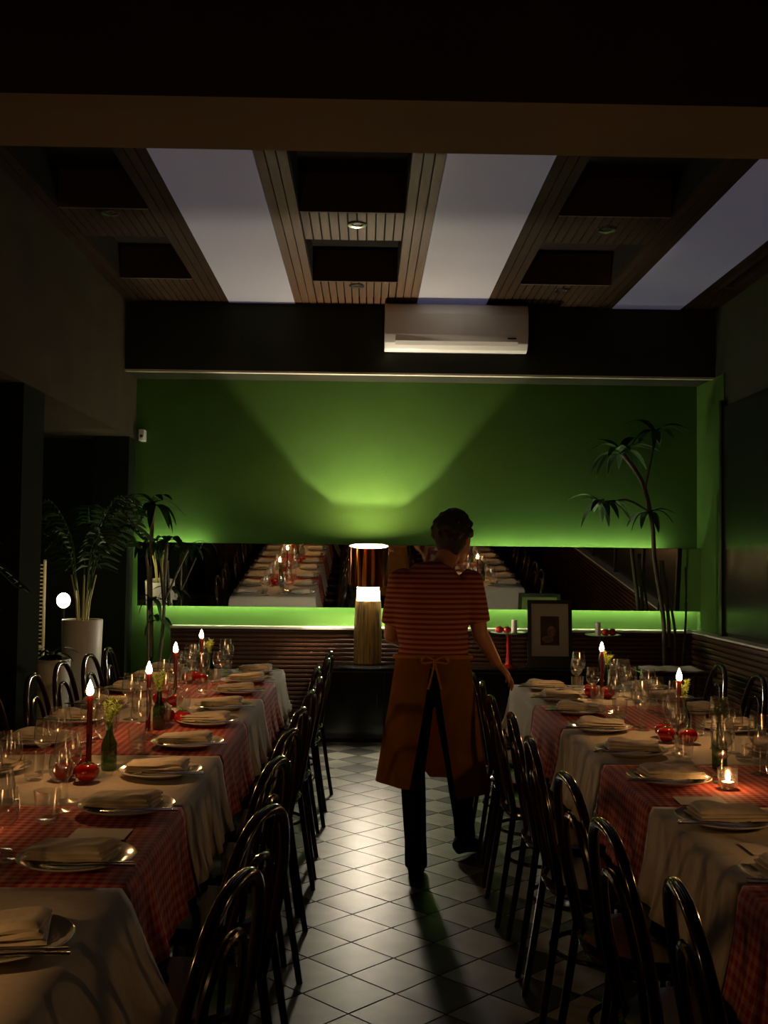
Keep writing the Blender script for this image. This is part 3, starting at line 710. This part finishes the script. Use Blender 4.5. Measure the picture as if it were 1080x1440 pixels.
# facing -X : rz=+90deg ; facing +X : rz=-90deg
chairs(-0.475, [6.60, 6.12, 5.65, 5.17, 4.68, 4.16, 3.66, 3.16, 2.57, 2.04], PI / 2, 'aisle side of left-hand row', 'chairs, aisle side of left row', .02, -.24)
chairs(0.805, [6.05, 5.55, 5.05, 4.55, 4.03, 3.50, 2.93, 2.40, 1.92], -PI / 2, 'aisle side of right-hand row', 'chairs, aisle side of right row', .02)
chairs(-1.40, [6.72, 6.25, 5.80, 5.20, 4.65, 4.15, 3.62, 3.1], -PI / 2, 'wall side of left-hand row', 'chairs, wall side of left row')
chairs(1.80, [6.05, 5.50, 4.98, 4.45, 3.95, 3.45], PI / 2, 'wall side of right-hand row', 'chairs, wall side of right row')

# ---------------------------------------------------------------- plants
def leaf_mesh(L, W, droop, name='leaf', n=9, fold=.25):
    bm = B(); rows = []
    for k in range(n + 1):
        t = k / n; wd = W * (math.sin(PI * min(1, t * .93 + .05)) ** .7) * (1 - t * .25)
        if k == n: wd = 0.0008
        x = L * (t - droop * .30 * t * t); z = L * (.45 * t * (1 - droop * .4) - droop * .85 * t * t)
        rows.append([bm.verts.new((x, s * wd, z + abs(s) * wd * fold)) for s in (-1, 0, 1)])
    for a, b in zip(rows, rows[1:]):
        for k in range(2): bm.faces.new((a[k], a[k + 1], b[k + 1], b[k]))
    bmesh.ops.solidify(bm, geom=bm.faces[:], thickness=0.0012)
    return mesh(name, bm)
LF = [leaf_mesh(.32, .044, 1.0), leaf_mesh(.27, .040, 1.25), leaf_mesh(.36, .046, .8)]
def cluster(t, c, n, seed, sc=1.0):
    r = random.Random(seed)
    for k in range(n):
        a = k * 2.4 + r.uniform(-.3, .3); me = LF[r.randrange(3)]
        if not me.materials: me.materials.append(M['leaf'])
        o = put('leaf', me, M['leaf'], t, (c[0], c[1], c[2] + .02 * k / n), rot=(0, -r.uniform(-.2, .65), a)); s = sc * r.uniform(.75, 1.1); o.scale = (s, s, s)
def planter(loc, label, r, h):
    t = thing('planter', label, 'plant pot', loc, 0, 'white planters')
    bm = B(); lathe(bm, [(r * .62, 0), (r * .70, .01), (r * .92, h * .6), (r, h - .005), (r * .98, h), (r * .92, h), (r * .90, h - .04), (0.001, h - .04)], 36, closed=False); obj('pot', bm, M['pot'], t)
    bm = B(); lathe(bm, [(0.001, h - .036), (r * .88, h - .037)], 24, closed=False); obj('soil', bm, M['soil'], t)
    return t
# dracaena in the far left corner
dr = thing('dracaena', 'tall cane dracaena with strap leaves in far left corner before green wall', 'plant', (-1.75, 8.72, 0))
bm = B(); lathe(bm, [(0.09, 0), (0.12, .01), (0.14, .22), (0.13, .22), (0.12, .19), (0.001, .19)], 28, closed=False); obj('pot', bm, M['bark'], dr)
for pts, rr in (([(0, 0, .19), (.0, 0, .8), (-.02, 0, 1.4), (-.01, 0, 1.92)], .016), ([(.03, .02, .19), (.09, 0, .9), (.10, 0, 1.3), (.11, 0, 1.62)], .013), ([(-.02, .02, .19), (-.04, .05, .9), (-.06, .1, 1.35), (-.10, .1, 1.60)], .012), ([(.09, 0, 1.1), (.20, -.02, 1.35), (.30, 0, 1.58)], .009)):
    P = smoothpts(pts, 5); bm = B(); tube(bm, P, rr, 9); obj('cane', bm, M['bark'], dr)
cluster(dr, (-.01, 0, 1.90), 13, 1, 1.0); cluster(dr, (.11, 0, 1.60), 12, 2, .85); cluster(dr, (-.10, .1, 1.58), 8, 3, .7); cluster(dr, (.30, 0, 1.56), 9, 4, .7); cluster(dr, (0, 0, 1.12), 7, 5, .7); cluster(dr, (.05, 0, .95), 6, 9, .7)
# branching plant in the far right corner
dp = thing('corner_dracaena', 'slender dark multi-stemmed dracaena in far right corner before mirror', 'plant', (2.50, 8.70, 0))
bm = B(); lathe(bm, [(0.11, 0), (0.13, .01), (0.16, .30), (0.15, .30), (0.14, .27), (0.001, .27)], 28, closed=False); obj('pot', bm, M['bark'], dp)
for pts, rr in (([(-.03, 0, .27), (-.04, 0, .8), (-.05, 0, 1.05), (-.12, 0, 1.5), (-.14, 0, 1.8), (-.22, .02, 2.15), (-.38, .02, 2.38)], .018), ([(.0, 0, .27), (.0, 0, .9), (-.02, 0, 1.15), (-.06, 0, 1.5)], .015), ([(.04, .02, .27), (.05, 0, .85), (.02, 0, 1.1), (-.03, 0, 1.35)], .011),
                ([(.07, 0, .27), (.13, 0, .9), (.14, 0, 1.2), (.13, 0, 1.45)], .009), ([(-.17, 0, 1.9), (-.35, 0, 2.0), (-.55, 0, 1.95)], .009), ([(-.2, 0, 2.1), (-.14, 0, 2.4), (-.12, 0, 2.55)], .009)):
    P = smoothpts(pts, 5); bm = B(); tube(bm, P, rr, 9); obj('cane', bm, M['bark'], dp)
cluster(dp, (-.40, .02, 2.38), 15, 11, 1.05); cluster(dp, (-.56, 0, 1.95), 12, 12, 1.0); cluster(dp, (-.12, 0, 2.55), 10, 13, .9); cluster(dp, (-.17, 0, 1.88), 7, 14, .8)
# palms in the alcove
planter((-2.04, 7.68, 0), 'tall white planter with palm in the alcove', .145, 1.03)
planter((-2.09, 7.12, 0), 'lower white planter in the alcove before the tall one', .125, .80)
def palm(loc, label, n, hgt, seed, canes=5, spread=.5):
    t = thing('palm', label, 'plant', loc, 0, 'alcove palms'); r = random.Random(seed)
    for k in range(canes):
        a = k * 2 * PI / canes; bm = B(); tube(bm, [(.03 * math.cos(a), .03 * math.sin(a), -.03), (.05 * math.cos(a), .05 * math.sin(a), .18), (.09 * math.cos(a), .09 * math.sin(a), .36)], [.009, .008, .006], 8); obj('cane', bm, M['cane'], t)
    for k in range(n):
        a = r.uniform(0, 2 * PI); s = spread * r.uniform(.6, 1.1); h = hgt * r.uniform(.65, 1.0)
        P = smoothpts([(0.05 * math.cos(a), .05 * math.sin(a), .25), (s * .35 * math.cos(a), s * .35 * math.sin(a), h * .75), (s * .8 * math.cos(a), s * .8 * math.sin(a), h), (s * 1.2 * math.cos(a), s * 1.2 * math.sin(a), h * .86)], 6)
        bm = B(); tube(bm, P, [.004] * (len(P) - 1) + [.001], 6)
        sd = Vector((-math.sin(a), math.cos(a), 0))
        for j in range(4, len(P)):
            for sg in (-1, 1):
                l = .20 * (1 - .5 * (j - 4) / len(P)); tip = P[j] + sd * sg * l * .8 + Vector((math.cos(a), math.sin(a), -.4)) * l * .5
                mid = (P[j] + tip) / 2 + Vector((0, 0, .02)); loft(bm, [(P[j], .003, .001), (mid, .010, .0012), (tip, .001, .0008)], side=(0, 0, 1), n=4)
        obj('frond', bm, M['leaf'], t)
palm((-2.04, 7.68, .99), 'feathery palm with pale canes in the tall white planter', 14, .95, 5, spread=.36)
lowp = thing('leafy_plant', 'short dark leafy plant in the lower white planter', 'plant', (-2.09, 7.12, .76))
bm = B(); tube(bm, [(0, 0, -.03), (0, 0, .09)], .02); obj('stem', bm, M['bark'], lowp)
cluster(lowp, (0, 0, .05), 16, 31, .62)
planter((-2.42, 5.3, 0), 'white planter in the near dark alcove at the left edge', .17, .45)
palm((-2.42, 5.3, .41), 'tall dim palm in the near alcove at left edge', 12, 1.35, 8, spread=.6)
# lamp glowing behind the palms
al = thing('alcove_lamp', 'small glowing lamp beside woven screen behind the palms in the alcove', 'lamp', (-2.27, 8.00, 0))
bm = B(); lathe(bm, [(.12, 0), (.12, .012), (.012, .02), (.012, 1.10), (.02, 1.11)], 24); obj('stand', bm, M['black'], al)
bm = B(); ball(bm, (0, 0, 1.15), .05, (1, 1, 1.15)); obj('bulb', bm, M['bulb'], al)
point('alcove_light', (-2.27, 7.93, 1.20), 3.5, (1.0, .82, .45), .04)
sc_ = thing('woven_screen', 'striped rattan screen beside the alcove lamp', 'screen', (-2.72, 8.35, 0))
bm = B(); tube(bm, [(-.2, 0, 0), (-.2, 0, 1.45)], .012); tube(bm, [(.2, 0, 0), (.2, 0, 1.45)], .012); obj('frame', bm, M['rattan'], sc_)
bm = B()
for k in range(46): tube(bm, [(-.2, .004 * (-1) ** k, .06 + k * .03), (.2, .004 * (-1) ** (k + 1), .06 + k * .03)], .006, 6)
o = obj('weave', bm, M['rattan'], sc_); o['kind'] = 'stuff'

# ---------------------------------------------------------------- the waiter
PX, PY = 0.0, 0.0
def remesh(o, v, sm=3):
    r = o.modifiers.new('skin', 'REMESH'); r.mode = 'VOXEL'; r.voxel_size = v; r.use_smooth_shade = True
    s = o.modifiers.new('soft', 'SMOOTH'); s.factor = .5; s.iterations = sm
L = dict(
    pelvis=(.315, 5.02, .98), waist=(.325, 5.02, 1.08), chest=(.315, 5.05, 1.27), sh=(.335, 5.06, 1.405), neck=(.375, 5.09, 1.47), head=(.425, 5.14, 1.60),
    shl=(.165, 5.05, 1.385), shr=(.500, 5.06, 1.385), ell=(.125, 5.10, 1.13), wrl=(.22, 5.33, 1.06),
    elr=(.545, 5.04, 1.145), wrr=(.635, 5.13, 1.00), hpl=(.245, 5.02, .92), hpr=(.405, 5.03, .92), knl=(.232, 5.06, .50), anl=(.250, 5.01, .10),
    knr=(.455, 5.20, .50), anr=(.515, 5.40, .13))
V = {k: Vector(v) for k, v in L.items()}
def limb(bm, a, b, ra, rm, rb, mid=.35, n=14):
    loft(bm, [(a, ra, ra), (a.lerp(b, mid), rm, rm), (b, rb, rb)], side=(1, 0, 0), n=n)
    ball(bm, a, ra, u=12, v=8); ball(bm, b, rb, u=12, v=8)
def torso(bm, e):
    loft(bm, [(V['pelvis'] - Vector((0, 0, .10)), .15 + e, .10 + e), (V['pelvis'], .165 + e, .115 + e), (V['waist'], .145 + e, .105 + e), ((.32, 5.03, 1.17), .155 + e, .11 + e), (V['chest'], .175 + e, .12 + e), ((.325, 5.055, 1.36), .175 + e, .105 + e), ((.35, 5.065, 1.425), .12 + e, .075 + e), ((.36, 5.075, 1.45), .06 + e, .055 + e)], side=(1, 0, 0), n=24)
# body: one continuous surface, head and hands included
bm = B(); torso(bm, -.008)
loft(bm, [((.355, 5.07, 1.42), .062, .062), (V['neck'], .056, .060), ((.40, 5.12, 1.53), .052, .058)], n=16)
hc = V['head']; fd = Vector((.55, .83, 0)).normalized(); sd = Vector((.83, -.55, 0)).normalized()
def hp(f, s, z): return hc + fd * f + sd * s + Vector((0, 0, z))
loft(bm, [(hp(.045, 0, -.125), .028, .02), (hp(.04, 0, -.105), .045, .045), (hp(.025, 0, -.07), .060, .075), (hp(.012, 0, -.02), .071, .092), (hp(0, 0, .04), .076, .098), (hp(-.005, 0, .085), .064, .08), (hp(-.005, 0, .112), .03, .04)], side=tuple(sd), n=22)
loft(bm, [(hp(.098, 0, .012), .007, .008), (hp(.112, 0, -.010), .010, .010), (hp(.118, 0, -.028), .014, .012), (hp(.098, 0, -.040), .010, .006)], side=tuple(sd), n=10)   # nose
ball(bm, hp(.094, 0, -.066), .020, (1, 1, .45)); ball(bm, hp(.088, 0, -.098), .022, (1, 1, .8))    # mouth, chin
for s in (-1, 1):
    ball(bm, hp(.082, s * .031, .006), .0145)                                                       # eyes
    loft(bm, [(hp(-.008, s * .074, -.035), .006, .010), (hp(-.012, s * .082, -.01), .007, .018), (hp(-.018, s * .084, .015), .006, .016)], side=tuple(sd), n=10)  # ears
def arm(bm, sh, el, wr, e=0): limb(bm, sh, el, .052 + e, .048 + e, .038 + e); limb(bm, el, wr, .039 + e, .037 + e, .025 + e, .3)
arm(bm, V['shr'], V['elr'], V['wrr']); arm(bm, V['shl'], V['ell'], V['wrl'])
def hand(bm, wr, d, nrm, thumb):
    d = Vector(d).normalized(); nrm = Vector(nrm); nrm = (nrm - d * nrm.dot(d)).normalized(); s = d.cross(nrm) * thumb
    loft(bm, [(wr, .024, .020), (wr + d * .03, .034, .016), (wr + d * .075, .041, .014), (wr + d * .095, .038, .011)], side=tuple(s), n=14)
    for k, (o, l) in enumerate(((.030, .068), (.010, .078), (-.010, .072), (-.029, .056))):
        p = wr + d * .088 + s * o; q = p + d * l * .45 + s * o * .15 - nrm * .006; e_ = q + d * l * .33 - nrm * .018; t_ = e_ + d * l * .18 - nrm * .020
        tube(bm, [p, q, e_, t_], [.0095, .009, .008, .006], 8)
    p = wr + d * .025 + s * .026; tube(bm, [p, p + s * .028 + d * .022, p + s * .038 + d * .05 - nrm * .01, p + s * .036 + d * .072 - nrm * .018], [.013, .012, .010, .007], 8)
hand(bm, V['wrr'], (.62, .35, -.62), (.5, -.2, .8), 1); hand(bm, V['wrl'], (.55, .75, -.1), (0, 0, 1), -1)
for s in ('l', 'r'):
    limb(bm, V['hp' + s], V['kn' + s], .072, .066, .048); limb(bm, V['kn' + s], V['an' + s], .046, .050, .032, .3)
    loft(bm, [(V['an' + s], .032, .034), (V['an' + s] + Vector((.01, .05, -.05)), .036, .03), (V['an' + s] + Vector((.02, .13, -.07)), .035, .02)], n=12)
# object origin at the feet
base = Vector((.30, 5.05, 0))
def wput(name, bm, material, vox=None, sm=3, parent=None):
    bmesh.ops.translate(bm, verts=bm.verts, vec=-base)
    o = obj(name, bm, material, parent, loc=tuple(base) if parent is None else (0, 0, 0))
    if vox: remesh(o, vox, sm)
    return o
person = wput('person', bm, M['skin'], .0065, 3)
tag(person, 'waiter seen from behind in striped shirt and ochre apron, walking up the aisle', 'person')
# shirt
bm = B()
loft(bm, [((.318, 5.02, .985), .172, .125), ((.32, 5.02, 1.04), .168, .122), (V['waist'], .163, .122), ((.315, 5.03, 1.17), .172, .126), (V['chest'], .188, .134), ((.325, 5.055, 1.36), .186, .118), ((.35, 5.065, 1.43), .125, .088), ((.36, 5.075, 1.455), .072, .070)], n=26)
for sh, el in (('shr', 'elr'), ('shl', 'ell')):
    e = V[sh].lerp(V[el], .80)
    loft(bm, [(V[sh] + Vector((-.04 if sh == 'shr' else .04, 0, .015)), .060, .065), (V[sh], .064, .066), (V[sh].lerp(V[el], .4), .062, .062), (e, .060, .060)], n=18); ball(bm, V[sh], .064, u=14, v=10)
wput('shirt', bm, M['shirt'], .009, 5, person)
# trousers
bm = B()
loft(bm, [((.318, 5.02, 1.0), .160, .115), ((.32, 5.02, .93), .172, .128), ((.325, 5.025, .84), .165, .125)], n=24)
for s in ('l', 'r'):
    h, k, a = V['hp' + s], V['kn' + s], V['an' + s]
    loft(bm, [(h + Vector((0, 0, .02)), .088, .10), (h.lerp(k, .4), .082, .085), (k, .060, .064), (k.lerp(a, .35), .058, .062), (k.lerp(a, .8), .052, .055), (a + Vector((0, 0, -.02)), .054, .060), (a + Vector((0, -.005, -.045)), .052, .058)], n=18)
    ball(bm, k, .061, u=14, v=10)
wput('trousers', bm, M['trousers'], .010, 4, person)
# shoes
for s, d in (('l', Vector((.05, 1, 0))), ('r', Vector((.72, .69, 0)))):
    d.normalize(); a = V['an' + s]; g = Vector((a.x, a.y, 0)) - d * .03; bm = B(); hz = 0.0 if s == 'l' else .012
    loft(bm, [(g - d * .045 + Vector((0, 0, .050 + hz)), .018, .022), (g - d * .02 + Vector((0, 0, .052 + hz)), .036, .046), (g + d * .05 + Vector((0, 0, .048 + hz)), .040, .044), (g + d * .12 + Vector((0, 0, .036)), .046, .032), (g + d * .18 + Vector((0, 0, .027)), .044, .024), (g + d * .225 + Vector((0, 0, .022)), .020, .014)], side=tuple(Vector((0, 0, 1)).cross(d)), n=18)
    lo = min(v.co.z for v in bm.verts)
    for v in bm.verts: v.co.z = max(.0015, v.co.z)
    wput('shoe', bm, M['shoe'], None, 0, person)
# hair: cap with short tousled curls
bm = B(); r = random.Random(4)
loft(bm, [(hp(-.055, 0, -.085), .045, .03), (hp(-.045, 0, -.05), .068, .055), (hp(-.028, 0, -.01), .084, .080), (hp(-.015, 0, .045), .090, .102), (hp(-.01, 0, .095), .078, .09), (hp(-.01, 0, .128), .035, .045)], side=tuple(sd), n=22)
for k in range(120):
    a = r.uniform(0, 2 * PI); e = r.uniform(-.35, 1.5)
    v = Vector((math.cos(a) * math.cos(e), math.sin(a) * math.cos(e), math.sin(e)))
    f_ = v.dot(fd)
    if f_ > .55 and v.z < .55: continue
    p = hp(-.015, 0, .03) + Vector((v.x * .088, v.y * .092, v.z * .098)); ball(bm, p, r.uniform(.012, .021), u=8, v=6)
wput('hair', bm, M['hair'], .006, 1, person)
# apron: wrapped skirt, open at the back
bm = B(); nA, nZ = 44, 22; rows = []
for j in range(nZ + 1):
    t = j / nZ; row = []
    for i in range(nA + 1):
        u = i / nA                                  # 0 = left back edge, 1 = right back edge, going round the front
        z_top = 1.045 - .03 * math.sin(PI * u); z = z_top - (z_top - (.445 if u < .5 else .405)) * t
        gap = .10 + .62 * t ** .9
        a0 = -PI / 2 - .02 - gap * .55; a1 = -PI / 2 - .02 + gap * .42 + 2 * PI * 0
        ang = a0 - (2 * PI - (a1 - a0)) * u if False else a0 - u * (2 * PI - gap * .97)
        cx_ = .320 + .03 * t * (1 if u > .5 else -.2); cy_ = 5.02 + .07 * t
        rx = .176 + .075 * t; ry = .130 + .115 * t
        fold = .010 * t * math.sin(u * 38 + 1)
        row.append(bm.verts.new((cx_ + (rx + fold) * math.cos(ang), cy_ + (ry + fold) * math.sin(ang), z)))
    rows.append(row)
for a, b in zip(rows, rows[1:]):
    for k in range(nA): bm.faces.new((a[k], a[k + 1], b[k + 1], b[k]))
bmesh.ops.solidify(bm, geom=bm.faces[:], thickness=0.003)
ap = wput('apron', bm, M['apron'], None, 0, person)
# waistband, bow and strings
bm = B(); tube(bm, [(.32 + .180 * math.cos(a), 5.02 + .134 * math.sin(a), 1.035 - .010 * math.sin(a)) for a in [2 * PI * k / 40 for k in range(40)]], .011, 8, loop=True)
bmesh.ops.translate(bm, verts=bm.verts, vec=-base); wb_ = obj('waistband', bm, M['apron'], ap)
bm = B()
for s in (-1, 1):
    tube(bm, smoothpts([(.32, 4.875, 1.03), (.32 + s * .045, 4.865, 1.05), (.32 + s * .06, 4.865, 1.02), (.32, 4.872, 1.025)], 4), .006, 6)
    tube(bm, smoothpts([(.32, 4.875, 1.025), (.32 + s * .015, 4.862, .96), (.32 + s * .03, 4.862, .90)], 4), .005, 6)
bmesh.ops.translate(bm, verts=bm.verts, vec=-base); obj('apron_bow', bm, M['apron'], ap)
